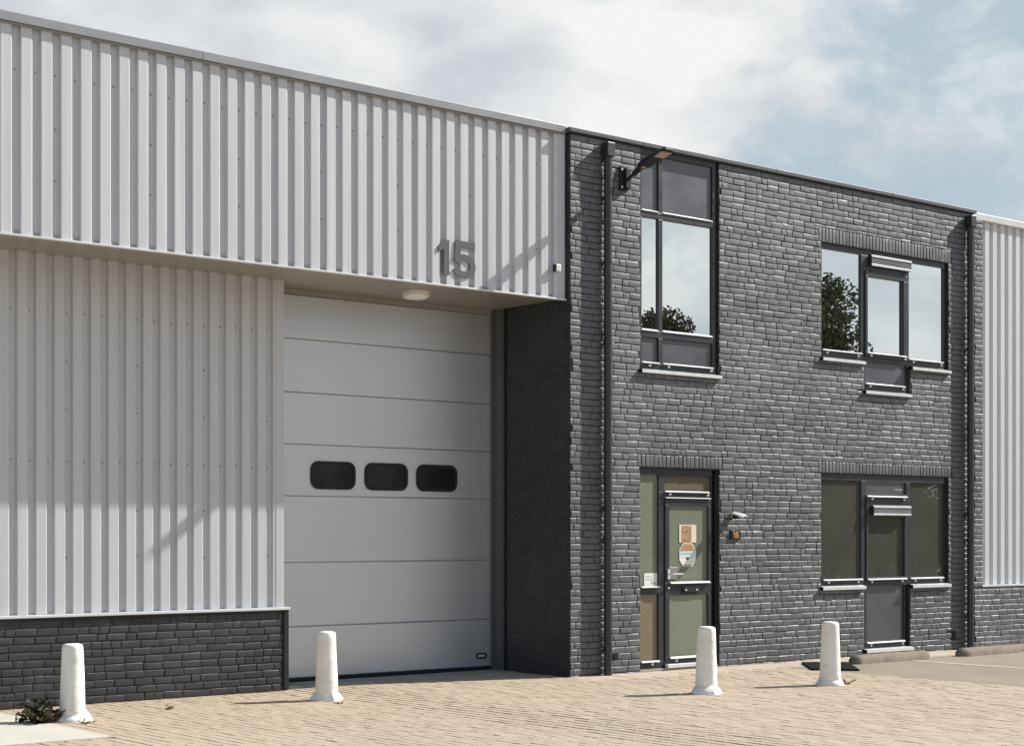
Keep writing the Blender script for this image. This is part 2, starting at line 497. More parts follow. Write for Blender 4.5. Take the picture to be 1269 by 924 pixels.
def pavers():
    mb = MB(); rng = random.Random(4)
    w, l, j = .1045, .2095, .0045
    x = PX0; c = 0
    while x < PX1:
        y = PY0-(l+j)/2*(c % 2)-rng.uniform(0, .012)
        while y < PY1:
            y0, y1 = max(y, PY0), min(y+l, PY1)
            x0, x1 = x, min(x+w, PX1)
            y += l+j
            if y1-y0 < .03 or x1-x0 < .03: continue
            if x1 < -6.73 and y1 > -1.72: continue
            if y0 > 0 and x0 > 0: continue
            if x0 > -.05 and y0 > -.62: continue            # pavement strip
            dz = rng.gauss(0, .0011); tx = rng.gauss(0, .0007); ty = rng.gauss(0, .0008); e = .0040
            zc = gz((x0+x1)/2, 0)
            V = []
            for a, b in ((x0,y0),(x1,y0),(x1,y1),(x0,y1)): V.append((a, b, zc-.0075))
            for sx, sy, a, b in ((-1,-1,x0+e,y0+e),(1,-1,x1-e,y0+e),(1,1,x1-e,y1-e),(-1,1,x0+e,y1-e)):
                V.append((a, b, zc+dz+tx*sx+ty*sy))
            mb.add(V, [(4,5,6,7),(0,1,5,4),(1,2,6,5),(2,3,7,6),(3,0,4,7)])
        x += w+j; c += 1
    return mb.build('brick_paving', M['paver'], kind='structure')
pavers()

def tiles():
    mb = MB(); rng = random.Random(9); t, j = .298, .004
    x = -.048
    while x < 12:
        y = -.62
        for k in range(3):
            y0, y1 = y, min(y+t, 0.02); y += t+j
            if y1-y0 < .03: continue
            dz = rng.gauss(0, .001); e = .004
            V = [(a, b, -.011) for a, b in ((x,y0),(x+t,y0),(x+t,y1),(x,y1))]
            V += [(a, b, dz+rng.gauss(0, .0008)) for a, b in ((x+e,y0+e),(x+t-e,y0+e),(x+t-e,y1-e),(x+e,y1-e))]
            mb.add(V, [(4,5,6,7),(0,1,5,4),(1,2,6,5),(2,3,7,6),(3,0,4,7)])
        x += t+j
    return mb.build('pavement', M['tile'], kind='structure')
tiles()
b_ = MB(); sheet(b_, 3.1, 14, -12, -.624, .0, 1.); b_.build('parking_bay_road', M['asphalt'], kind='structure')
b_ = MB()
for x0 in (5.25, 7.75, 10.2):
    b_.add([(x0, -.95, .004), (x0+.13, -.95, .004), (x0+.13, -6, .004), (x0, -6, .004)], [(0,1,2,3)])
b_.build('parking_bay_marking', M['bay_line'], kind='structure')
b_ = MB()
for x0, x1, y0, y1 in ((-9.6, -6.75, -.36, .935), (-9.6, -6.75, -1.73, -.364)):
    b_.box(x0, x1, y0, y1, -.10, -.024)
b_.build('concrete_slab_path', M['slab'], kind='structure', bevel=.006)
b_ = MB(); b_.box(-3.62, .0, 1.0, 1.6, -.2, .008)
b_.build('door_threshold_pavement', M['threshold'], kind='structure', bevel=.006)

# ------------------------------------------------------------------ brick office building
off = thing('office_building', 'two storey dark grey painted brick office with anthracite windows', 'building', (0,0,0))
BX0, BX1, BZ1 = 0., 8.03, 6.49
OPEN = [(1.15, 2.55, 3.715, 6.6), (4.55, 7.405, 4.105, 5.685), (5.463, 6.495, 3.70, 4.2),
        (4.55, 7.405, .975, 2.538), (5.463, 6.495, .055, 1.1), (1.15, 2.555, -.1, 2.53)]
SOLD = [(4.5, 7.46, 5.69, 5.885), (4.5, 7.46, 2.545, 2.70), (1.10, 2.61, 2.537, 2.692)]
VENTS = [(.679, .76, .172, .252), (7.48, 7.56, .15, .285)]
w = MB()
brick_field(w, BX0, BX1, -.06, BZ1, OPEN+VENTS, lambda u, z, d: (u, d, z), 3, SOLD)
nb = len(w.f)
for a, b, c, d in rect_minus(BX0+.012, BX1-.012, -.1, BZ1, OPEN):
    w.box(a, b, .011, .10, c, d, 1)
w.build('brick_wall', [M['brick'], M['mortar']], off, smooth='auto', angle=13)
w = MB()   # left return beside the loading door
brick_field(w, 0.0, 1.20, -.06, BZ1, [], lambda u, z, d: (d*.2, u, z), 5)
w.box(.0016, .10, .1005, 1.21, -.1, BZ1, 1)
w.build('return_wall', [M['brick_shaded'], M['mortar']], off, smooth='auto', angle=13)
w = MB()   # rest of the shell
w.box(BX1-.10, BX1-.012, .1005, 9, -.1, BZ1); w.box(.012, .1, 1.211, 9, -.1, BZ1); w.box(.1005, BX1-.1005, 8.9, 9, -.1, BZ1)
w.build('rear_wall', M['mortar'], off)
w = MB(); w.box(.06, BX1-.06, .11, 9, 6.38, 6.44); w.build('roof', M['roof'], off)
w = MB()
xs = [-.035, 1.17, 3.6, 6.05, 8.05]
for i in range(4):
    w.box(xs[i]+(.001 if i else 0), xs[i+1]-.001, -.035, .16, 6.492, 6.545)
w.box(-.034, .16, .1605, 9, 6.492, 6.544); w.box(7.9, 8.05, .1605, 9, 6.492, 6.544)
w.build('roof_coping', M['coping_dark'], off, bevel=.006)
for i, (a, b, c, d) in enumerate(VENTS):
    v = MB(); v.box(a, b, .004, .02, c, d)
    for k in range(4):
        zz = c+.012+(d-c-.02)*k/4
        v.box(a+.008, b-.008, -.004, .003, zz, zz+.009)
    v.build('air_vent', M['black'], off)
# interior
w = MB()
def room(mb, x0, x1, y0, y1, z0, z1):
    mb.add([(x0,y0,z0),(x1,y0,z0),(x1,y1,z0),(x0,y1,z0),(x0,y0,z1),(x1,y0,z1),(x1,y1,z1),(x0,y1,z1)],
           [(4,5,6,7),(1,2,6,5),(2,3,7,6),(3,0,4,7)], 0)
    mb.add([(x0,y0,z0),(x1,y0,z0),(x1,y1,z0),(x0,y1,z0)], [(0,1,2,3)], 1)
room(w, .15, 3.5, .25, 4.5, .02, 2.95); room(w, 3.6, 7.85, .25, 4.5, .02, 2.95)
room(w, .15, 3.5, .25, 4.5, 3.2, 6.36); room(w, 3.6, 7.85, .25, 4.5, 3.2, 6.1)
w.build('interior_wall', [M['interior'], M['interior_dark']], off)
w = MB(); w.box(.13, 7.88, .23, 4.6, 2.98, 3.17); w.build('interior_floor', M['interior_dark'], off)

def curtain(x0, x1, y, z0, z1):
    mb = MB(); n = int((x1-x0)/.02); P = []
    for i in range(n+1):
        P.append((x0+(x1-x0)*i/n, y+.018*math.sin(i*1.25)))
    vs = [(a, b, z0) for a, b in P]+[(a, b, z1) for a, b in P]+[(a, b+.006, z0) for a, b in P]+[(a, b+.006, z1) for a, b in P]
    k = n+1
    fs = [(i, i+1, k+i+1, k+i) for i in range(n)]+[(2*k+i+1, 2*k+i, 3*k+i, 3*k+i+1) for i in range(n)]
    mb.add(vs, fs); mb.build('curtain', M['curtain'], off, smooth=True)
curtain(7.02, 7.36, .22, .9, 2.6); curtain(7.02, 7.36, .22, 4.1, 5.75); curtain(2.18, 2.5, .22, 3.8, 5.75); curtain(1.36, 1.5, .22, 3.8, 5.75)

def frame_rects(mb, x0, x1, z0, z1, holes, y0, y1, m=0):
    for a, b, c, d in rect_minus(x0, x1, z0, z1, holes): mb.box(a, b, y0, y1, c, d, m)
def weather_bar(par, x0, x1, z, y, knobs, h=.015, inset=.10):
    mb = MB(); mb.prism_yz([(y-.034, z-h/2), (y-.001, z-h/2), (y-.001, z+h/2+.006), (y-.012, z+h/2+.004), (y-.034, z-h/2+.006)], x0, x1)
    mb.build('weather_bar', M['bar'], par, bevel=.0015)
    for kx in knobs:
        k = MB(); k.tube([(kx, y-.001, z-h/2-.022), (kx, y-.022, z-h/2-.022)], .017, 10)
        k.build('drain_cap', M['bar'], par, smooth='auto')
def sill(par, x0, x1, z, y1=.03, proj=.045):
    mb = MB()
    mb.prism_yz([(-proj, z-.042), (-proj+.004, z-.042), (-proj+.004, z-.012), (y1, z-.008), (y1, z+.012), (-proj, z-.004)], x0, x1)
    mb.build('sill', M['sill'], par)
    for a, b in ((x0-.006, x0-.0005), (x1+.0005, x1+.006)):
        e = MB(); e.prism_yz([(-proj-.002, z-.044), (y1, z-.044), (y1, z+.014), (-proj-.002, z)], a, b)
        e.build('sill_end', M['black'], par)
def pane(par, x0, x1, z0, z1, y, mat='glass'):
    mb = MB(); mb.box(x0-.012, x1+.012, y, y+.02, z0-.012, z1+.012)
    return mb.build('pane', M[mat], par)
def panel(par, x0, x1, z0, z1, y):
    mb = MB(); mb.box(x0-.012, x1+.012, y, y+.02, z0-.012, z1+.012)
    return mb.build('panel', M['panel'], par)
def vent_grille(par, x0, x1, z0, z1, y):
    h = z1-z0
    mb = MB()
    mb.prism_yz([(y-.050, z0), (y-.001, z0), (y-.001, z1), (y-.035, z1), (y-.050, z1-.015)], x0+.001, x1-.001)
    mb.build('vent_grille', M['frame'], par)
    b = MB(); b.box(x0, x1, y-.058, y-.0505, z0, z0+.03); b.build('vent_grille_lip', M['bar'], par, bevel=.003)
    b = MB(); b.box(x0, x1, y-.058, y-.0505, z1-.034, z1-.004); b.build('vent_grille_lip', M['bar'], par, bevel=.003)
    for k in range(3):
        b = MB(); zz = z0+.04+(h-.085)*k/3; b.box(x0+.004, x1-.004, y-.055, y-.0505, zz, zz+.012)
        b.build('vent_grille_slat', M['zinc'], par)

FY = .03      # front of the window frames
# tall window above the entrance
f = MB()
H = [(1.20,1.49,4.235,5.635), (1.56,2.455,4.235,5.635), (1.20,1.49,5.715,6.415), (1.56,2.455,5.715,6.415),
     (1.20,1.49,3.835,4.15), (1.56,2.455,3.835,4.15)]
frame_rects(f, 1.12, 2.515, 3.72, 6.49, H, FY, .11)
win1 = f.build('window', M['frame'], off, bevel=.004)
f = MB(); f.box(2.5155, 2.56, .085, .11, 3.72, 6.49); f.build('shade_recess', M['frame'], win1)  # set-back strip added so the right jamb goes dark like its shade
pane(win1, 1.20, 1.49, 4.235, 5.635, .058); pane(win1, 1.56, 2.455, 4.235, 5.635, .058)
for h in H[2:]: panel(win1, *h, .055)
for a, b in ((1.205, 1.485), (1.565, 2.45)):
    weather_bar(win1, a, b, 5.722, .052, [], .018); weather_bar(win1, a, b, 4.24, .052, [], .022)
weather_bar(win1, 1.19, 1.485, 3.832, FY, [1.33]); weather_bar(win1, 1.56, 2.45, 3.832, FY, [1.66, 2.42])
sill(win1, 1.14, 2.565, 3.742)
# upper right window
def right_window(z0, z1, zc0, up):
    f = MB()
    if up:
        H = [(4.595,5.432,4.232,5.612), (6.505,7.325,4.232,5.612), (5.561,6.366,4.257,5.322), (5.521,6.45,3.82,4.125)]
    else:
        H = [(4.595,5.436,1.085,2.45), (6.533,7.335,1.085,2.45), (5.58,6.392,1.10,1.945), (5.546,6.442,2.275,2.446), (5.556,6.40,.205,.985)]
    frame_rects(f, 4.52, 7.345, z0, z1, H, FY, .11)
    frame_rects(f, 5.44, 6.415 if not up else 6.462, zc0, z0-.0005, H, FY, .11)
    wn = f.build('window', M['frame'], off, bevel=.004)
    f = MB(); f.box(7.3455, 7.42, .085, .11, z0, z1); f.build('shade_recess', M['frame'], wn)  # added recess, shaped to hold the shade along the right jamb
    f = MB(); f.box(6.463 if up else 6.416, 6.51, .085, .11, zc0, z0-.0005); f.build('shade_recess', M['frame'], wn)
    g_ = 'glass' if up else 'glass_low'
    for h in H[:3]: pane(wn, *h, .056, g_)
    for h in H[3:]: panel(wn, *h, .052)
    # opening sash stands proud of the frame
    s = MB()
    if up:
        frame_rects(s, 5.515, 6.452, 4.19, 5.40, [(5.561,6.366,4.257,5.322)], FY-.018, FY-.0005)
    else:
        frame_rects(s, 5.535, 6.44, 1.045, 2.255, [(5.58,6.392,1.10,1.945)], FY-.014, FY-.0005)
    s.build('sash', M['frame'], wn, bevel=.004)
    if up:
        weather_bar(wn, 4.60, 5.43, 4.225, FY, [4.70, 5.36]); weather_bar(wn, 6.50, 7.29, 4.22, FY, [6.60, 7.25])
        weather_bar(wn, 5.55, 6.40, 4.245, FY-.018, [5.62, 6.38])
        weather_bar(wn, 5.52, 6.40, 3.815, FY, [5.62, 6.36])
        vent_grille(wn, 5.60, 6.50, 5.470, 5.625, FY)
        sill(wn, 4.54, 5.455, 4.115); sill(wn, 6.50, 7.42, 4.108); sill(wn, 5.455, 6.50, 3.71)
        for a, b in ((5.625, 5.40), (6.33, 5.415)):
            k = MB(); k.box(a, a+.025, FY-.006, FY-.0005, b, b+.025); k.build('latch', M['black'], wn)
    else:
        weather_bar(wn, 4.62, 5.45, 1.075, FY, [4.73, 5.36]); weather_bar(wn, 6.53, 7.30, 1.07, FY, [6.64, 7.24])
        weather_bar(wn, 5.55, 6.42, 1.07, FY-.014, [5.64, 6.32]); weather_bar(wn, 5.54, 6.43, 2.235, FY-.014, [5.65, 6.36])
        weather_bar(wn, 5.55, 6.39, .18, FY, [5.64, 6.35])
        vent_grille(wn, 5.63, 6.47, 1.972, 2.11, FY-.014)
        sill(wn, 4.54, 5.462, .985); sill(wn, 6.505, 7.42, .978); sill(wn, 5.455, 6.515, .09, .03, .06)
        t = MB(); t.box(6.2, 6.40, .0505, .0518, 2.335, 2.343); t.box(6.2, 6.40, .0505, .0518, 2.350, 2.353)
        t.build('maker_mark', M['ink_grey'], wn)
    return wn
right_window(4.11, 5.69, 3.705, True)
right_window(.98, 2.54, .06, False)
# room lamps seen through the upstairs glass
# entrance door
DY = .05
f = MB()
H = [(1.19,1.509,1.045,2.452), (1.19,1.509,.131,.953), (1.61,2.45,2.235,2.44), (1.612,2.435,.10,2.15)]
frame_rects(f, 1.12, 2.465, .03, 2.54, H, DY, .13)
dr = f.build('entrance_door', M['frame'], off, bevel=.004)
f = MB(); f.box(2.4655, 2.565, .12, .14, .03, 2.54); f.build('shade_recess', M['frame'], dr)  # added deeper strip that blackens the shaded right door jamb
pane(dr, 1.19, 1.509, 1.045, 2.452, .075, 'film'); pane(dr, 1.19, 1.509, .131, .953, .075, 'film_warm')
pane(dr, 1.61, 2.45, 2.235, 2.44, .075, 'film_dark')
s = MB(); frame_rects(s, 1.617, 2.43, .10, 2.146, [(1.69,2.385,1.093,2.07), (1.69,2.385,.165,.937)], DY-.012, .115)
lf = s.build('door_leaf', M['frame'], dr, bevel=.004)
pane(dr, 1.69, 2.385, 1.093, 2.07, .064, 'film'); pane(dr, 1.69, 2.385, .165, .937, .064, 'film')
weather_bar(dr, 1.61, 2.40, 2.238, DY, [1.70, 2.38]); weather_bar(dr, 1.69, 2.40, 1.092, DY-.012, [], .02)
weather_bar(dr, 1.69, 2.40, .15, DY-.012, [1.80], .02); weather_bar(dr, 1.20, 1.505, 1.045, DY, [], .014)
weather_bar(dr, 1.20, 1.505, .118, DY, [1.39], .016); weather_bar(dr, 1.62, 2.42, 2.16, DY, [], .01)
t = MB(); t.box(1.60, 2.44, -.03, .03, .03, .078); t.build('threshold', M['sill'], dr, bevel=.006)
t = MB(); t.box(1.14, 2.53, .0, .12, -.02, .0295); t.build('step', M['threshold'], dr)
h = MB(); h.box(1.648, 1.684, DY-.030, DY-.0125, 1.14, 1.265)
h.build('handle_plate', M['bar'], dr, bevel=.004)
h = MB(); h.tube([(1.666, DY-.03, 1.205), (1.666, DY-.085, 1.205), (1.69, DY-.095, 1.205), (1.85, DY-.095, 1.203)], .010, 10)
h.build('handle', M['bar'], dr, smooth='auto')
h = MB(); h.tube([(1.666, DY-.0125, 1.03), (1.666, DY-.03, 1.03)], .014, 10); h.build('lock_cylinder', M['bar'], dr, smooth='auto')
h = MB(); h.box(1.70, 1.85, .052, .0635, 1.135, 1.29); h.build('lock_case', M['zinc'], dr, bevel=.004)
h = MB(); h.box(1.915, 2.215, DY-.030, DY-.0125, .968, 1.045)
lb = h.build('letterbox', M['lamp_black'], dr, bevel=.006)
for kx in (1.965, 2.16):
    h = MB(); h.tube([(kx, DY-.0305, 1.0), (kx, DY-.036, 1.0)], .013, 10); h.build('letterbox_screw', M['bar'], dr, smooth='auto')

# papers behind... stuck on the door glass
PY = .0615
p = thing('poster', 'square poster with dark brown mosaic print on the door glass', 'poster', (1.884, PY, 1.598))
q = MB(); q.box(1.884, 2.188, PY-.003, PY, 1.598, 1.825); q.build('sheet', M['paper_cream'], p)
q = MB(); q.box(1.922, 2.10, PY-.0042, PY-.0031, 1.604, 1.812); q.build('print', M['paper_brown'], p)
p = thing('sticker', 'octagonal brown, blue and white sticker below the poster on the door', 'sticker', (1.884, PY, 1.29))
oc = lambda k: [(2.032+(x-2.032)*k, 1.443+(z-1.443)*k) for x, z in ((1.955,1.293),(2.109,1.293),(2.178,1.378),(2.178,1.508),(2.109,1.592),(1.955,1.592),(1.886,1.508),(1.886,1.378))]
q = MB(); q.prism_xz(oc(1), PY-.003, PY); q.build('backing', M['paper'], p)
q = MB(); q.prism_xz([(1.962,1.583),(1.900,1.508),(1.898,1.49),(2.166,1.49),(2.164,1.508),(2.102,1.583)][::-1], PY-.0042, PY-.0031); q.build('brown_band', M['paper_tan'], p)
q = MB(); q.box(1.898, 2.166, PY-.0042, PY-.0031, 1.40, 1.489); q.build('blue_band', M['paper_blue'], p)
q = MB()
rr = random.Random(2); xx = 1.915
while xx < 2.13:
    wd = rr.uniform(.008, .018); q.box(xx, xx+wd, PY-.0052, PY-.0043, 1.452, 1.470); xx += wd+.005
q.build('lettering', M['ink_grey'], p)
q = MB(); q.prism_xz([(2.0,1.392),(2.03,1.379),(2.062,1.395),(2.05,1.412),(2.01,1.412)], PY-.0058, PY-.0053); q.build('emblem', M['ink'], p)
q = MB(); q.box(1.965, 2.10, PY-.0042, PY-.0031, 1.30, 1.318); q.build('brown_stripe', M['paper_tan'], p)
p = thing('notice', 'small white notice on the narrow sidelight left of the door', 'notice', (1.284, .0725, 1.056))
q = MB(); q.box(1.284, 1.505, .0715, .0745, 1.056, 1.218); q.build('sheet', M['paper'], p)
q = MB(); q.box(1.31, 1.42, .0702, .0714, 1.175, 1.185); q.box(1.31, 1.45, .0702, .0714, 1.15, 1.156); q.box(1.31, 1.44, .0702, .0714, 1.13, 1.136)
q.box(1.40, 1.48, .0702, .0714, 1.085, 1.11)
q.build('lettering', M['ink_grey'], p)

# downpipes
def downpipe(x, top, label, brs):
    d = thing('downpipe', label, 'downpipe', (x, -.063, 0), 'downpipes on the brick facade')
    m_ = MB(); m_.tube([(x, -.063, .0), (x, -.063, top-.14)], .049, 20); m_.build('pipe', M['pipe'], d, smooth='auto')
    m_ = MB(); m_.box(x-.062, x+.062, -.128, -.012, top-.17, top); m_.box(x-.045, x+.045, -.0115, .05, top-.15, top-.02)
    m_.build('rain_hopper', M['pipe'], d, bevel=.008)
    for z in (4.15, 2.05, top-.35):
        m_ = MB(); m_.tube([(x, -.063, z-.045), (x, -.063, z+.045)], .053, 20); m_.build('pipe_sleeve', M['pipe'], d, smooth='auto')
    for z in brs:
        m_ = MB()
        m_.lathe([(.054, z-.012), (.055, z-.012), (.055, z+.012), (.054, z+.012)], 20, c=(x, -.063))
        m_.box(x-.012, x+.012, -.012, .014, z-.012, z+.012)
        m_.tube([(x-.045, -.04, z-.01), (x-.075, -.012, z-.05), (x-.08, .01, z-.06)], .006, 6)
        m_.box(x+.050, x+.078, -.075, -.05, z-.012, z+.012)
        br = m_.build('bracket', M['pipe'], d, smooth='auto')
        s_ = MB(); s_.tube([(x+.058, -.076, z), (x+.058, -.092, z)], .010, 8); s_.build('bracket_screw', M['bar'], br, smooth='auto')
    return d
downpipe(.548, 6.43, 'dark downpipe beside the wall mounted lamp and loading bay', (5.0, 4.02, 2.02, 1.66, .32))
downpipe(7.848, 6.43, 'dark downpipe at the right end next to the pale cladding', (5.55, 4.45, 2.0, 1.62, .5))

# wall floodlight on an arm
fl = thing('wall_floodlight', 'black LED street light on a bracket arm, projecting from the brick', 'wall light', (.86, 0, 6.05))
m_ = MB(); m_.box(.79, .93, -.022, -.003, 5.90, 6.20); m_.box(.85, .935, -.065, -.0225, 5.93, 6.17); m_.build('bracket', M['lamp_black'], fl, bevel=.006)
for z in (5.94, 6.155):
    m_ = MB(); m_.tube([(.815, -.023, z), (.815, -.033, z)], .013, 8); m_.build('bracket_bolt', M['bar'], fl, smooth='auto')
p0 = Vector((.88, -.06, 6.03)); p1 = Vector((.88, -.31, 6.155))
m_ = MB(); m_.tube([p0, p0.lerp(p1, .5)], .021, 12); m_.tube([p0.lerp(p1, .45), p1], [.034, .036], 12)
m_.build('arm', M['lamp_black'], fl, smooth='auto')
# head: slim tapered housing tilted up along the arm
hd = MB(); A = Vector((.88, -.27, 6.14)); D_ = Vector((0, -.47, .135)).normalized(); Wv = Vector((1,0,0)); Uv = Wv.cross(D_)*-1
if Uv.z < 0: Uv = -Uv
sec = [(0, .05, .030), (.05, .075, .040), (.14, .098, .045), (.34, .100, .034), (.48, .090, .022), (.53, .072, .014)]
V = []
for t, hw, ht in sec:
    c = A+D_*t
    for a, b in ((-hw, -.012), (-hw*.9, -.024), (hw*.9, -.024), (hw, -.012), (hw*.75, ht), (-hw*.75, ht)): V.append(c+Wv*a+Uv*b)
F = [(i*6+k, i*6+(k+1) % 6, i*6+6+(k+1) % 6, i*6+6+k) for i in range(5) for k in range(6)]
F += [tuple(range(5, -1, -1)), tuple(range(30, 36))]
hd.add(V, F); hobj = hd.build('lamp_head', M['lamp_black'], fl, bevel=.006)
def quad_on(mb, t0, t1, hw, off):
    V = []
    for o in (off, off-.004):
        for t, s in ((t0,-1),(t0,1),(t1,1),(t1,-1)): V.append(A+D_*t+Wv*(s*hw)+Uv*o)
    mb.add(V, [(0,1,2,3),(7,6,5,4),(0,4,5,1),(1,5,6,2),(2,6,7,3),(3,7,4,0)])
q = MB(); quad_on(q, .335, .475, .082, -.0245); q.build('led_lens', M['led'], fl)
q = MB(); quad_on(q, .035, .085, .03, -.0245); q.build('type_plate', M['led'], fl)

# porch lamp and house number plate
pl = thing('porch_lamp', 'small pale hooded lamp on the brick beside the entrance', 'wall light', (2.80, 0, 1.97))
m_ = MB()
n = 14; V = []
for j, (o, zz, hw) in enumerate(((.002, .035, .045), (.03, .042, .062), (.10, .030, .082), (.17, .012, .078), (.225, -.012, .052))):
    for i in range(n+1):
        t = -1+2*i/n; V.append((2.80+hw*t, -o, 1.955+zz-.020*t*t))
rows = 5
F = [(j*(n+1)+i, j*(n+1)+i+1, (j+1)*(n+1)+i+1, (j+1)*(n+1)+i) for j in range(rows-1) for i in range(n)]
o_ = len(V); V2 = [(x, y, z-.009) for x, y, z in V]
F += [tuple(o_+k for k in reversed(f_)) for f_ in F]
k_ = n+1
for j in range(rows-1):
    for e_ in (0, n): F.append((j*k_+e_, (j+1)*k_+e_, o_+(j+1)*k_+e_, o_+j*k_+e_))
for i in range(n):
    for j in (0, rows-1): F.append((j*k_+i, j*k_+i+1, o_+j*k_+i+1, o_+j*k_+i))
m_.add(V+V2, F); m_.build('hood', M['hood'], pl, smooth='auto')
m_ = MB(); m_.lathe([(.001, 1.90), (.034, 1.905), (.040, 1.93), (.040, 1.962), (.03, 1.972)], 18, c=(2.795, -.055)); m_.build('lamp_body', M['lamp_black'], pl, smooth='auto')
m_ = MB(); m_.box(2.765, 2.835, -.014, -.001, 1.92, 1.985); m_.build('wall_plate', M['hood'], pl, bevel=.003)

def ribbon(path, w):
    """outline of a stroke of width w along path, mitred"""
    L, R_ = [], []
    P = [Vector(p) for p in path]
    for i, p in enumerate(P):
        d0 = (p-P[i-1]).normalized() if i else (P[1]-p).normalized()
        d1 = (P[i+1]-p).normalized() if i < len(P)-1 else d0
        n0 = Vector((-d0.y, d0.x)); n1 = Vector((-d1.y, d1.x)); m = (n0+n1).normalized()
        k = w/2/max(.35, m.dot(n0)); L.append(p+m*k); R_.append(p-m*k)
    return L, R_
def stroke(mb, path, w, y0, y1, m=0):
    L, R_ = ribbon(path, w); n = len(L)
    for i in range(n-1):
        q = [L[i], R_[i], R_[i+1], L[i+1]]
        mb.prism_xz([(p.x, p.y) for p in q], y0, y1, m)
def five(mb, x0, z0, wd, ht, w, y0, y1):
    solid(mb, [(x0+wd*.97, z0+ht-w/2), (x0+wd*.13+w/2, z0+ht-w/2), (x0+wd*.05+w/2, z0+ht*.42)], w, y0, y1)
    cx_, cz_, rx, rz = x0+wd*.49, z0+ht*.325, wd*.51-w/2, ht*.325-w/2
    solid(mb, [(cx_+rx*math.cos(math.radians(t)), cz_+rz*math.sin(math.radians(t))) for t in range(150, -171, -12)], w*.96, y0-.0012, y1-.0008)
def solid(mb, path, w, y0, y1):
    L, R_ = ribbon(path, w); n = len(L)
    V = [(p.x, y0, p.y) for p in L]+[(p.x, y0, p.y) for p in R_]+[(p.x, y1, p.y) for p in L]+[(p.x, y1, p.y) for p in R_]
    F = []
    for i in range(n-1):
        F += [(i, i+1, n+i+1, n+i), (2*n+i, 3*n+i, 3*n+i+1, 2*n+i+1), (i, 2*n+i, 2*n+i+1, i+1), (n+i, n+i+1, 3*n+i+1, 3*n+i)]
    F += [(0, n, 3*n, 2*n), (n-1, 3*n-1, 4*n-1, 2*n-1)]
    mb.add(V, F)
def one_outline(x0, z0, wd, ht, w):
    x1 = x0+wd
    return [(x1-w, z0), (x1, z0), (x1, z0+ht), (x1-w*.85, z0+ht), (x0, z0+ht*.79), (x0, z0+ht*.635), (x1-w, z0+ht*.735)]
np_ = thing('house_number_plate', 'small black plate with orange 15 below the porch lamp', 'number plate', (2.83, 0, 1.69))
m_ = MB(); m_.box(2.748, 2.928, -.022, .006, 1.637, 1.750); m_.build('plate', M['plate_black'], np_, bevel=.004)
m_ = MB(); m_.prism_xz(one_outline(2.785, 1.655, .036, .078, .017), -.026, -.0225); m_.build('digit', M['orange'], np_)
m_ = MB(); five(m_, 2.828, 1.655, .060, .078, .017, -.026, -.0225); m_.build('digit', M['orange'], np_)
m_ = MB(); m_.tube([(2.79, -.012, 1.7505), (2.79, -.012, 1.760)], .010, 8); m_.build('screw', M['bar'], np_)

# ------------------------------------------------------------------ warehouse
wh = thing('warehouse', 'pale grey corrugated warehouse with overhanging front and loading door', 'building', (-7, 1, 0))
FX0 = -15.0; FYY = .08; SOFZ = 4.515
m_ = MB(); cladding(m_, FX0, -.118, FYY, SOFZ-.006, 6.49, .2, -6.874)
m_.box(-.1175, -.022, FYY-.006, FYY+.03, SOFZ-.004, 6.49, 0)
x = -6.874; k = 0
for i in range(-40, 36):
    xt = -6.874+.2*i+.012+.03
    if FX0 < xt < -.3:
        zz = [6.06]+([5.56, 5.06] if i % 5 == 2 else [])
        for z in zz: m_.screw(xt, FYY+.042, z+rnd.gauss(0, .006), .010)
m_.build('upper_cladding', [M['cladding'], M['zinc']], wh)
m_ = MB()
xs = [FX0, -10.2, -4.9, 0.0-.036]
for i in range(3): m_.box(xs[i]+.0008, xs[i+1]-.0008, FYY-.045, FYY+.12, 6.478, 6.568)
m_.box(FX0, -.036, FYY-.028, FYY-.002, 6.462, 6.4775)
m_.build('roof_edge', M['trim_grey'], wh, bevel=.006)
m_ = MB(); m_.box(FX0, -.012, FYY-.028, FYY+.02, SOFZ-.026, SOFZ-.007); m_.build('drip_edge', M['trim_white'], wh, bevel=.003)
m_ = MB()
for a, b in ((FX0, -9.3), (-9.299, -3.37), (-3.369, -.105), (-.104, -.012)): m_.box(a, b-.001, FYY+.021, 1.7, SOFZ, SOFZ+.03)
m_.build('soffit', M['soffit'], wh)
LY = .97
m_ = MB(); cladding(m_, FX0, -3.475, LY, .90, SOFZ-.001, .1958, -6.512-.018)
m_.box(-3.4745, -3.375, LY-.004, LY+.03, .90, SOFZ-.001); m_.box(-3.405, -3.375, LY+.0305, 1.5, .90, SOFZ-.001)
for i in range(-40, 20):
    xt = -6.530+.1958*i+.012+.018
    if FX0 < xt < -3.45:
        for z in [2.44, 3.94]+([1.95, 1.46, 2.95, 3.45] if i % 4 == 3 else []): m_.screw(xt, LY+.042, z+rnd.gauss(0, .006), .010)
m_.build('lower_cladding', [M['cladding'], M['zinc']], wh)
m_ = MB(); m_.box(FX0, -3.335, LY-.075, LY+.04, .868, .897); m_.build('sill_flashing', M['trim_white'], wh, bevel=.004)
m_ = MB()
PLY = .93
brick_field(m_, -9.5, -3.405, -.10, .866, [], lambda u, z, d: (u, PLY+d, z), 21)
m_.box(FX0, -3.405, PLY+.011, 1.3, -.12, .866, 1)
m_.build('plinth_wall', [M['brick_plinth'], M['mortar']], wh, smooth='auto', angle=13)
m_ = MB(); m_.box(-3.404, -3.342, PLY-.012, 1.35, -.1, .867); m_.build('corner_guard', M['lamp_black'], wh, bevel=.004)
m_ = MB(); m_.box(FX0, -.05, .2, 12, 6.40, 6.45, 0); m_.box(FX0, FX0+.1, .2, 12, -.1, 6.39); m_.box(FX0+.1, -.05, 11.9, 12, -.1, 6.39)
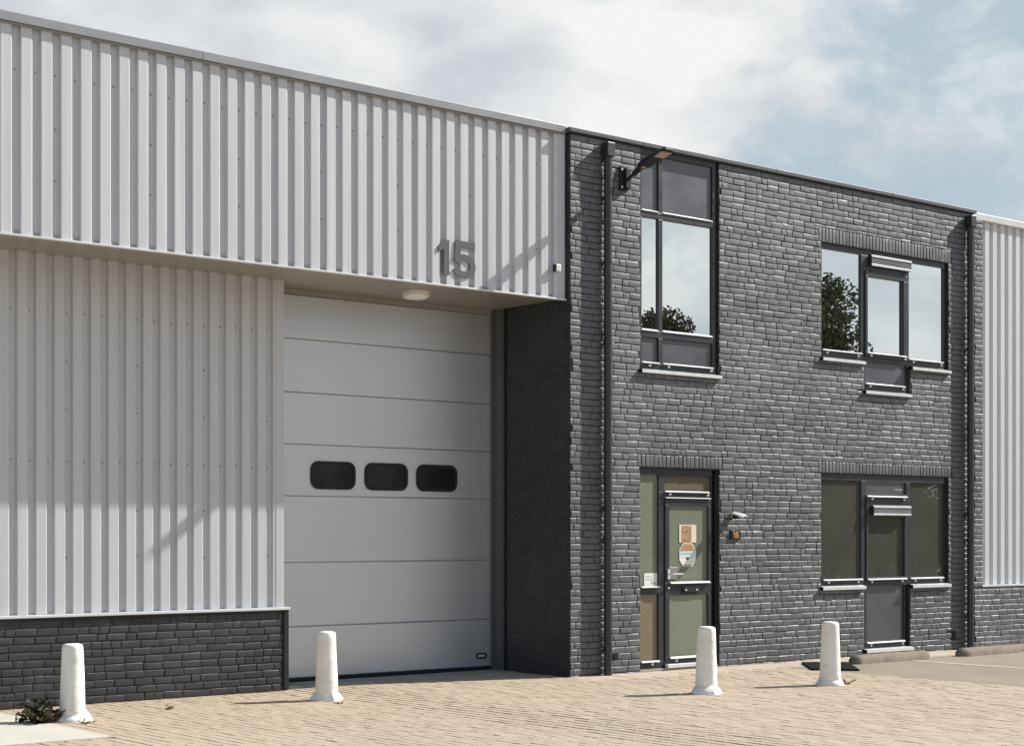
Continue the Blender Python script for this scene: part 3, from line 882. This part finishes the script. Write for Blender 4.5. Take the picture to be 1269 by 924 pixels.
m_.build('roof', M['roof'], wh)
m_ = MB(); m_.box(FX0+.1, -3.42, 1.35, 1.45, -.1, SOFZ+1.5); m_.box(FX0+.1, -.05, 1.71, 1.8, SOFZ-.3, 6.39); m_.build('inner_wall', M['interior'], wh)
# sectional door
ODY = 1.46
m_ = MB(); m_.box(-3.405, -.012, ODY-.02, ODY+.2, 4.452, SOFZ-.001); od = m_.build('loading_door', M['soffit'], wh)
zj = [.052, .64, 1.38, 2.145, 2.74, 3.335, 3.95, 4.451]
for i in range(7):
    m_ = MB(); z0, z1 = zj[i]+.003, zj[i+1]-.0015
    m_.prism_yz([(ODY+.004, z0), (ODY+.045, z0), (ODY+.045, z1), (ODY+.005, z1), (ODY, z1-.008), (ODY, z0+.009)], -3.44, -.022)
    m_.build('door_panel', M['door_sheet'], od)
m_ = MB(); m_.box(-3.44, -.022, ODY+.046, ODY+.06, .02, 4.46); m_.build('door_backing', M['zinc'], od)
m_ = MB(); m_.box(-3.44, -.022, ODY-.006, ODY+.045, .010, .054); m_.build('rubber_seal', M['black'], od, bevel=.008)
def rrect(x0, x1, z0, z1, r, n=7):
    P = []
    for cx_, cz_, a0 in ((x1-r, z0+r, -90), (x1-r, z1-r, 0), (x0+r, z1-r, 90), (x0+r, z0+r, 180)):
        for k in range(n+1):
            t = math.radians(a0+90*k/n); P.append((cx_+r*math.cos(t), cz_+r*math.sin(t)))
    return P
for x0, x1 in ((-2.716, -2.10), (-1.963, -1.342), (-1.208, -.592)):
    O = rrect(x0, x1, 2.225, 2.552, .105); I = rrect(x0+.036, x1-.036, 2.261, 2.516, .078)
    n = len(O); m_ = MB()
    V = [(a, ODY-.020, b) for a, b in I]+[(a, ODY-.022, b) for a, b in [(p[0]*.985+q[0]*.015, p[1]*.985+q[1]*.015) for p, q in zip(O, I)]]+[(a, ODY-.001, b) for a, b in O]+[(a, ODY-.004, b) for a, b in I]
    F = []
    for i in range(n):
        j = (i+1) % n
        F += [(i, n+i, n+j, j), (n+i, 2*n+i, 2*n+j, n+j), (3*n+i, i, j, 3*n+j)]
    m_.add(V, F); m_.build('door_window_frame', M['lamp_black'], od, smooth='auto')
    m_ = MB(); m_.prism_xz(rrect(x0+.03, x1-.03, 2.255, 2.522, .08), ODY-.007, ODY-.0008); m_.build('door_window_pane', M['door_glass_black'], od)
O = rrect(-.288, -.121, .150, .222, .035); I = rrect(-.270, -.139, .166, .206, .019)
n = len(O); m_ = MB()
V = [(a, ODY-.014, b) for a, b in I]+[(a, ODY-.014, b) for a, b in O]+[(a, ODY-.001, b) for a, b in O]+[(a, ODY-.002, b) for a, b in I]
F = []
for i in range(n):
    j = (i+1) % n; F += [(i, n+i, n+j, j), (n+i, 2*n+i, 2*n+j, n+j), (3*n+i, i, j, 3*n+j)]
m_.add(V, F); m_.build('lift_handle', M['lamp_black'], od)
m_ = MB(); m_.box(-.262, -.147, ODY-.012, ODY-.001, .180, .194); m_.build('lift_handle_bar', M['bar'], od, bevel=.003)
m_ = MB(); m_.box(-.021, -.010, 1.435, 1.53, .009, 4.45); m_.box(-.060, -.022, 1.415, 1.434, .009, 4.514) ; m_.box(-.034, -.0105, 1.24, 1.4145, .009, 4.514); m_.box(-.034, -.030, 1.4146, 1.4149, .009, 4.514)
m_.build('door_jamb', M['coping_dark'], od)
m_ = MB(); m_.box(-.010, .010, 1.205, 1.5, .009, 4.514); m_.build('jamb_seal', M['black'], od)

# numbers, sensor and soffit lamps fixed on the warehouse
d1 = MB(); d1.prism_xz(one_outline(-1.912, 4.622, .152, .392, .078), FYY-.015, FYY-.004)
tag(d1.build('number_sign', M['number_grey'], base=(-1.83, FYY-.017, 4.82)), 'large grey numeral 1 on the corrugated cladding above the door', 'house number', 'large house number on the cladding')
d1 = MB(); five(d1, -1.712, 4.606, .330, .420, .078, FYY-.015, FYY-.004)
tag(d1.build('number_sign', M['number_grey'], base=(-1.54, FYY-.017, 4.82)), 'large grey numeral 5 on the corrugated cladding above the door', 'house number', 'large house number on the cladding')
sn = thing('motion_sensor', 'small pale sensor box at the right end of the upper cladding', 'sensor', (-.165, FYY, 4.86))
m_ = MB(); m_.box(-.205, -.125, FYY-.062, FYY-.0065, 4.815, 4.905); m_.build('housing', M['lamp_ring'], sn, bevel=.012)
m_ = MB(); m_.box(-.212, -.2055, FYY-.058, FYY-.0065, 4.812, 4.90); m_.build('lens', M['lamp_black'], sn)
def soffit_lamp(x, y, label):
    t = thing('ceiling_lamp', label, 'ceiling lamp', (x, y, SOFZ))
    m_ = MB(); m_.lathe([(.165, SOFZ-.001), (.168, SOFZ-.03), (.160, SOFZ-.052), (.150, SOFZ-.056)], 32, c=(x, y)); m_.build('ring', M['lamp_ring'], t, smooth='auto')
    m_ = MB(); m_.lathe([(.148, SOFZ-.0565), (.142, SOFZ-.072), (.11, SOFZ-.086), (.05, SOFZ-.093), (.005, SOFZ-.094)], 32, c=(x, y)); m_.build('cover', M['opal'], t, smooth='auto')
soffit_lamp(-1.735, .74, 'round white lamp under the overhang above the loading door')

# ------------------------------------------------------------------ neighbour on the right
nb_ = thing('clad_building', 'pale corrugated neighbouring building at the right edge, on a dark brick plinth', 'building', (12, .1, 0))
m_ = MB(); cladding(m_, 8.085, 18, .085, .945, 6.46, .2, 8.310+.03); m_.build('cladding', M['cladding_bright'], nb_)
m_ = MB(); m_.box(8.06, 18, .035, .25, 6.43, 6.53); m_.build('roof_edge', M['trim_white'], nb_, bevel=.006)
m_ = MB(); m_.box(8.26, 18, .01, .13, .915, .943); m_.build('sill_flashing', M['trim_white'], nb_, bevel=.004)
m_ = MB(); brick_field(m_, 8.045, 12, -.06, .912, [], lambda u, z, d: (u, .0+d, z), 31)
brick_field(m_, 8.045, 8.255, .912+JOINT, 6.42, [], lambda u, z, d: (u, .004+d, z), 32)
m_.box(8.045, 18, .0115, .3, -.1, .912, 1); m_.box(8.045, 8.255, .016, .084, .9125, 6.42, 1)
m_.build('plinth_wall', [M['brick'], M['mortar']], nb_, smooth='auto', angle=13)
m_ = MB(); m_.box(8.1, 18, .31, 9, -.1, 6.4); m_.build('building_body', M['roof'], nb_)

# ------------------------------------------------------------------ bollards
def bollard(x, y, z, label, rot, lean=(0,0)):
    t = thing('bollard', label, 'bollard', (x, y, z), 'white bollards in front of the building')
    n = 26
    m_ = MB()
    prof = [(.118, .03), (.117, .10), (.113, .25), (.106, .45), (.100, .60), (.097, .675), (.094, .695), (.086, .708), (.06, .716), (.012, .719)]
    m_.lathe(prof, n, jit=.035); m_.build('shaft', M['bollard'], t, base=(0,0,0), smooth=True)
    m_ = MB(); rng = random.Random(hash(label) % 1000 if False else int(abs(x*100)))
    P = []
    for k in range(14):
        a = 2*PI*k/14; r = .165*(1+rng.uniform(-.10, .14)); P.append((r*math.cos(a), r*math.sin(a)))
    V = [(a, b, -.03) for a, b in P]+[(a, b, .008) for a, b in P]+[(a*.93, b*.93, .03+rng.uniform(-.008, .012)) for a, b in P]+[(a*.70, b*.70, .085+rng.uniform(-.02, .022)) for a, b in P]+[(a*.4, b*.4, .10) for a, b in P]
    F = [(j*14+k, j*14+(k+1) % 14, (j+1)*14+(k+1) % 14, (j+1)*14+k) for j in range(4) for k in range(14)]+[tuple(range(56, 70))]
    m_.add(V, F); m_.build('foot', M['bollard'], t, base=(0,0,0), smooth='auto', angle=40)
    t.rotation_euler = (lean[0], lean[1], rot)
    return t
bollard(-6.498, -.41, gz(-6.5, 0), 'white bollard at far left beside the weed and concrete slab', .4)
bollard(-3.600, -.242, gz(-3.59, 0), 'white bollard in front of the left edge of the loading door', 1.9)
bollard(-.205, -2.433, 0, 'white scuffed bollard in front of the entrance door', 3.1, (0, -.012))
bollard(1.606, -2.622, 0, 'white bollard in front of the black rubber mat', 4.6)

# wheel stops
def wheel_stop(x0, x1, y, label):
    m_ = MB(); rng = random.Random(int(x0*10)); n = 22; k = 9; V = []
    for i in range(n+1):
        u = i/n; x = x0+(x1-x0)*u; L = x1-x0
        e = min(u, 1-u)*L; s = min(1, math.sqrt(max(0, 1-(1-min(1, e/.10))**2))*.85+.15)
        for j in range(k):
            a = PI*j/(k-1)
            V.append((x+rng.gauss(0, .003), y-.105*s*math.cos(a)+rng.gauss(0, .002), -.01+.128*s*max(0, math.sin(a))**.75+rng.gauss(0, .002)))
    F = [(i*k+j, i*k+j+1, (i+1)*k+j+1, (i+1)*k+j) for i in range(n) for j in range(k-1)]
    F += [tuple(range(k)), tuple(n*k+j for j in range(k))]
    m_.add(V, F)
    o = m_.build('wheel_stop', M['kerb'], base=((x0+x1)/2, y, 0), smooth='auto', angle=60)
    return tag(o, label, 'wheel stop', 'concrete wheel stops at the parking bays')
wheel_stop(4.19, 5.83, -.80, 'rounded concrete wheel stop nearest the bollards, under the ground floor window')
wheel_stop(6.46, 8.3, -.84, 'rounded concrete wheel stop at far right below the pale cladding')

# rubber mat lying on the pavement
q = [Vector((3.80,-.30,0)), Vector((4.27,-.68,0)), Vector((3.40,-1.59,0)), Vector((3.03,-1.13,0))]
m_ = MB(); n = 6; V = []
for z in (.006, .022):
    for i in range(n+1):
        for j in range(n+1):
            a = q[0].lerp(q[1], i/n); b = q[3].lerp(q[2], i/n); p = a.lerp(b, j/n)
            V.append((p.x, p.y, z+(.006*noise.noise(p*3))))
k = n+1; o_ = k*k
F = [(i*k+j, i*k+j+1, (i+1)*k+j+1, (i+1)*k+j) for i in range(n) for j in range(n)]
F += [tuple(o_+x for x in reversed(f_)) for f_ in F]
for i in range(n):
    for j in (0, n):
        F.append((i*k+j, (i+1)*k+j, o_+(i+1)*k+j, o_+i*k+j)); F.append((j*k+i, j*k+i+1, o_+j*k+i+1, o_+j*k+i))
m_.add(V, F)
tag(m_.build('rubber_mat', M['rubber_mat'], base=(3.6, -.95, 0)), 'black rubber mat lying on the paving behind the right bollard', 'mat')

# weeds
def weed(x, y, z, size, nleaf, label, mat, seed, spread=1., upright=.5):
    rng = random.Random(seed); m_ = MB()
    for s in range(nleaf):
        a = rng.uniform(0, 2*PI); L = size*rng.uniform(.35, 1); el = rng.uniform(.15, 1.2)*upright*1.4
        st = Vector((rng.gauss(0, size*.12*spread), rng.gauss(0, size*.12), 0))
        d = Vector((math.cos(a)*math.cos(el)*spread, math.sin(a)*math.cos(el), math.sin(el)))
        tip = st+d*L
        m_.tube([st, st+d*L*.5+Vector((0,0,.02*size)), tip], [.0035, .0028, .0015], 5, 0, True)
        for k in range(5):
            t = rng.uniform(.35, 1.05); c = st.lerp(tip, t); r = size*rng.uniform(.10, .20)
            u = Vector((rng.gauss(0,1), rng.gauss(0,1), rng.gauss(0,.6))).normalized(); v = u.cross(Vector((rng.gauss(0,1), rng.gauss(0,1), rng.gauss(0,1)))).normalized()
            m_.add([c-u*r, c-u*r*.3+v*r*.45, c+u*r*.5+v*r*.35, c+u*r, c+u*r*.4-v*r*.4, c-u*r*.4-v*r*.4], [(0,1,2,3,4,5)], 1)
    o = m_.build('weed', [M['weed_dry'], mat], base=(0,0,0)); o.location = (x, y, z)
    return tag(o, label, 'weed', 'weeds in the paving')
weed(-6.78, -.36, gz(-6.7, 0)+.0, .25, 95, 'dark withered weed growing at the foot of the far left bollard', M['weed_leaf'], 1, 1.25, .8)
weed(-6.50, -.68, gz(-6.5, 0), .08, 12, 'low dry weed tuft in front of the far left bollard', M['weed_dry'], 2)
weed(1.86, -2.66, 0, .11, 12, 'dry weed tuft beside the foot of the right bollard', M['weed_dry'], 3)
weed(-3.72, -.66, gz(-3.7, 0), .08, 5, 'thin weed sprout in front of the loading door bollard', M['weed_dry'], 4)
weed(-5.33, -.05, gz(-5.3, 0), .08, 9, 'small weed tuft in the paving before the brick plinth', M['weed_leaf'], 5)

# ------------------------------------------------------------------ trees across the yard (behind the camera, mirrored in the glass)
def tree(x, y, h, r, label, seed, zlow=.28, n=2600, leaf=.3):
    rng = random.Random(seed)
    t = thing('tree', label, 'tree', (x, y, 0), 'trees across the yard')
    m_ = MB(); m_.tube([(x, y, -.1), (x+.1, y, h*.3), (x, y+.1, h*.6), (x+.1, y, h*.85)], [.16*h/7, .12*h/7, .08*h/7, .03], 8)
    cl = []
    for k in range(26 if n < 10000 else 60):
        u = rng.random(); z = h*(zlow+(1-zlow)*u*.93); rr_ = r*math.sqrt(max(.05, 1-((u-.4)/.62)**2))*rng.uniform(.35, .95)
        a = rng.uniform(0, 2*PI); c = Vector((x+rr_*math.cos(a), y+rr_*math.sin(a), z)); cl.append((c, r*rng.uniform(.22, .42)))
        if k % 3 == 0: m_.tube([(x, y, z*.7), ((x+c.x)/2, (y+c.y)/2, z*.88), c], [.05, .035, .012], 6)
    m_.build('trunk', M['bark'], t, smooth=True)
    m_ = MB()
    for k in range(n):
        c, cr = rng.choice(cl); d = Vector((rng.gauss(0,1), rng.gauss(0,1), rng.gauss(0,1))).normalized()*cr*rng.random()**.4
        p = c+d; s = leaf*rng.uniform(.5, 1.1)
        u = Vector((rng.gauss(0,1), rng.gauss(0,1), rng.gauss(0,1))).normalized(); v = u.orthogonal().normalized()
        m_.add([p-u*s*.5, p+v*s*.28, p+u*s*.5, p-v*s*.28], [(0,1,2,3)])
    m_.build('crown', M['leaf'], t)
tree(34.9, -26.5, 11.4, 2.9, 'tall leafy tree mirrored in the left pane of the upper right window', 1, .22, 46000, .19)
tree(29.3, -28.2, 10.0, 2.0, 'leafy tree whose top is mirrored in the tall window above the entrance', 2, .25, 26000, .16)
rr = random.Random(8)
for i in range(13):
    tree(20+3.0*i+rr.uniform(-.5, .5), -29.5-rr.uniform(0, 2.5), rr.uniform(7.3, 8.2), 2.6, 'bushy low tree in the row mirrored in the ground floor windows', 20+i, .04, 7500, .40)

# ------------------------------------------------------------------ sun, sky, camera
SUN = Vector((3.35, -1.0, 2.73)).normalized()
EL = math.asin(SUN.z); AZ = math.atan2(SUN.x, SUN.y)
sd = bpy.data.lights.new('sun', 'SUN'); sd.energy = 5.0; sd.angle = math.radians(.55); sd.color = (1.0, .965, .91)
so = bpy.data.objects.new('sun', sd); COL.objects.link(so); so.location = SUN*30
so.rotation_euler = SUN.to_track_quat('Z', 'Y').to_euler()

W = bpy.data.worlds.new('World'); SC.world = W; W.use_nodes = True
nt = W.node_tree; nt.nodes.clear()
out = N(nt, 'ShaderNodeOutputWorld'); bg = N(nt, 'ShaderNodeBackground')
sky = N(nt, 'ShaderNodeTexSky'); sky.sky_type = 'NISHITA'; sky.sun_disc = False
sky.sun_elevation = EL; sky.sun_rotation = AZ; sky.air_density = 1.0; sky.dust_density = 1.5; sky.ozone_density = 1.5
tc = N(nt, 'ShaderNodeTexCoord'); sep = N(nt, 'ShaderNodeSeparateXYZ'); nt.links.new(tc.outputs['Generated'], sep.inputs[0])
zc = mathn(nt, 'MAXIMUM', sep.outputs[2], 0.0); den = mathn(nt, 'ADD', zc, .16)
cmb = N(nt, 'ShaderNodeCombineXYZ')
nt.links.new(mathn(nt, 'DIVIDE', sep.outputs[0], den), cmb.inputs[0]); nt.links.new(mathn(nt, 'DIVIDE', sep.outputs[1], den), cmb.inputs[1])
def cn(scale, off, detail=7, rough=.58, dist=0.):
    mp = N(nt, 'ShaderNodeMapping'); mp.inputs['Location'].default_value = off
    nt.links.new(cmb.outputs[0], mp.inputs[0])
    n = N(nt, 'ShaderNodeTexNoise'); n.inputs['Scale'].default_value = scale; n.inputs['Detail'].default_value = detail
    n.inputs['Roughness'].default_value = rough; n.inputs['Distortion'].default_value = dist
    nt.links.new(mp.outputs[0], n.inputs['Vector']); return n.outputs['Fac']
def toward(px, py, r0, r1):
    """soft weight of sky directions around one bearing"""
    a = math.radians(39.3); F_ = Vector((math.sin(a), math.cos(a), 0)); R_ = Vector((math.cos(a), -math.sin(a), 0))
    d = (F_+R_*((px-634.5)/2075)+Vector((0,0,1))*((663-py)/2075)).normalized()
    n = N(nt, 'ShaderNodeVectorMath', operation='DISTANCE'); n.inputs[1].default_value = d
    nt.links.new(tc.outputs['Generated'], n.inputs[0])
    return maprange(nt, n.outputs['Value'], r0, r1, 1, 0)
def c3(scale, off, detail=8, rough=.55, dist=.0):
    mp = N(nt, 'ShaderNodeMapping'); mp.inputs['Location'].default_value = off; mp.inputs['Scale'].default_value = (1, 1, 1.75)
    nt.links.new(tc.outputs['Generated'], mp.inputs[0])
    n = N(nt, 'ShaderNodeTexNoise'); n.inputs['Scale'].default_value = scale; n.inputs['Detail'].default_value = detail
    n.inputs['Roughness'].default_value = rough; n.inputs['Distortion'].default_value = dist
    nt.links.new(mp.outputs[0], n.inputs['Vector']); return n.outputs['Fac']
def bearing(v, r0, r1):
    n = N(nt, 'ShaderNodeVectorMath', operation='DISTANCE'); n.inputs[1].default_value = Vector(v).normalized()
    nt.links.new(tc.outputs['Generated'], n.inputs[0]); return maprange(nt, n.outputs['Value'], r0, r1, 1, 0)
def add(a, b): return mathn(nt, 'ADD', a, b)
def mul(a, k): return mathn(nt, 'MULTIPLY', a, k)
cover = add(mul(c3(4.2, (2.3, 1.1, .4), 9, .60, .3), .72), mul(c3(12., (.7, 3.1, 1.), 8, .6, .2), .28))
left = toward(120, 20, .16, .40); mid = toward(830, 55, .02, .13); right = toward(1110, 60, .03, .14)
south = bearing((.74, -.67, .17), .05, .6)
cov = add(cover, mul(left, .24)); cov = add(cov, mul(mid, .15)); cov = add(cov, mul(right, -.065)); cov = add(cov, mul(south, .11))
for px, py, r, k in ((738, 160, .022, .16), (1110, 178, .035, .13), (1185, 170, .028, .10), (1015, 130, .03, .10)):
    cov = add(cov, mul(toward(px, py, .004, r), k))
high = maprange(nt, sep.outputs[2], .30, .72, 0, 1)
mask = mathn(nt, 'MULTIPLY', maprange(nt, cov, .46, .57, 0.14, 1), maprange(nt, sep.outputs[2], .30, .72, 1, .25))
sh = add(c3(6.5, (5.2, .3, 2.), 7, .55, .2), mul(mid, .08)); sh = add(sh, mul(left, -.10))
sh = add(sh, mul(mathn(nt, 'SUBTRACT', cov, .55), .5))
cc = mixc(nt, maprange(nt, sh, .40, .66, 0, 1), (8.0, 8.5, 9.1), (12.0, 12.1, 12.0))
aur = bearing(SUN, .05, .8)
cc = mixc(nt, 1., cc, mixc(nt, aur, (1, 1, 1), (1.7, 1.65, 1.6)), 'MULTIPLY')
hs = mixc(nt, mathn(nt, 'SUBTRACT', .72, mathn(nt, 'MULTIPLY', high, .55)), sky.outputs[0], (6.6, 8.4, 9.3))
colr = mixc(nt, 1., mixc(nt, mask, hs, cc), mixc(nt, high, (1,1,1), (.78,1.0,1.38)), 'MULTIPLY')
nt.links.new(colr, bg.inputs['Color']); bg.inputs['Strength'].default_value = .05
nt.links.new(bg.outputs[0], out.inputs['Surface'])

cam = bpy.data.cameras.new('camera'); co = bpy.data.objects.new('camera', cam); COL.objects.link(co)
co.location = (-13.175, -14.997, 1.69); co.rotation_euler = (PI/2, 0, -math.radians(39.3))
cam.sensor_width = 36; cam.lens = 36*2075/1269; cam.shift_y = 201/1269; cam.shift_x = 0
cam.clip_end = 2000
SC.camera = co
SC.view_settings.view_transform = 'Standard'; SC.view_settings.look = 'None'
SC.view_settings.exposure = .6; SC.view_settings.gamma = 1
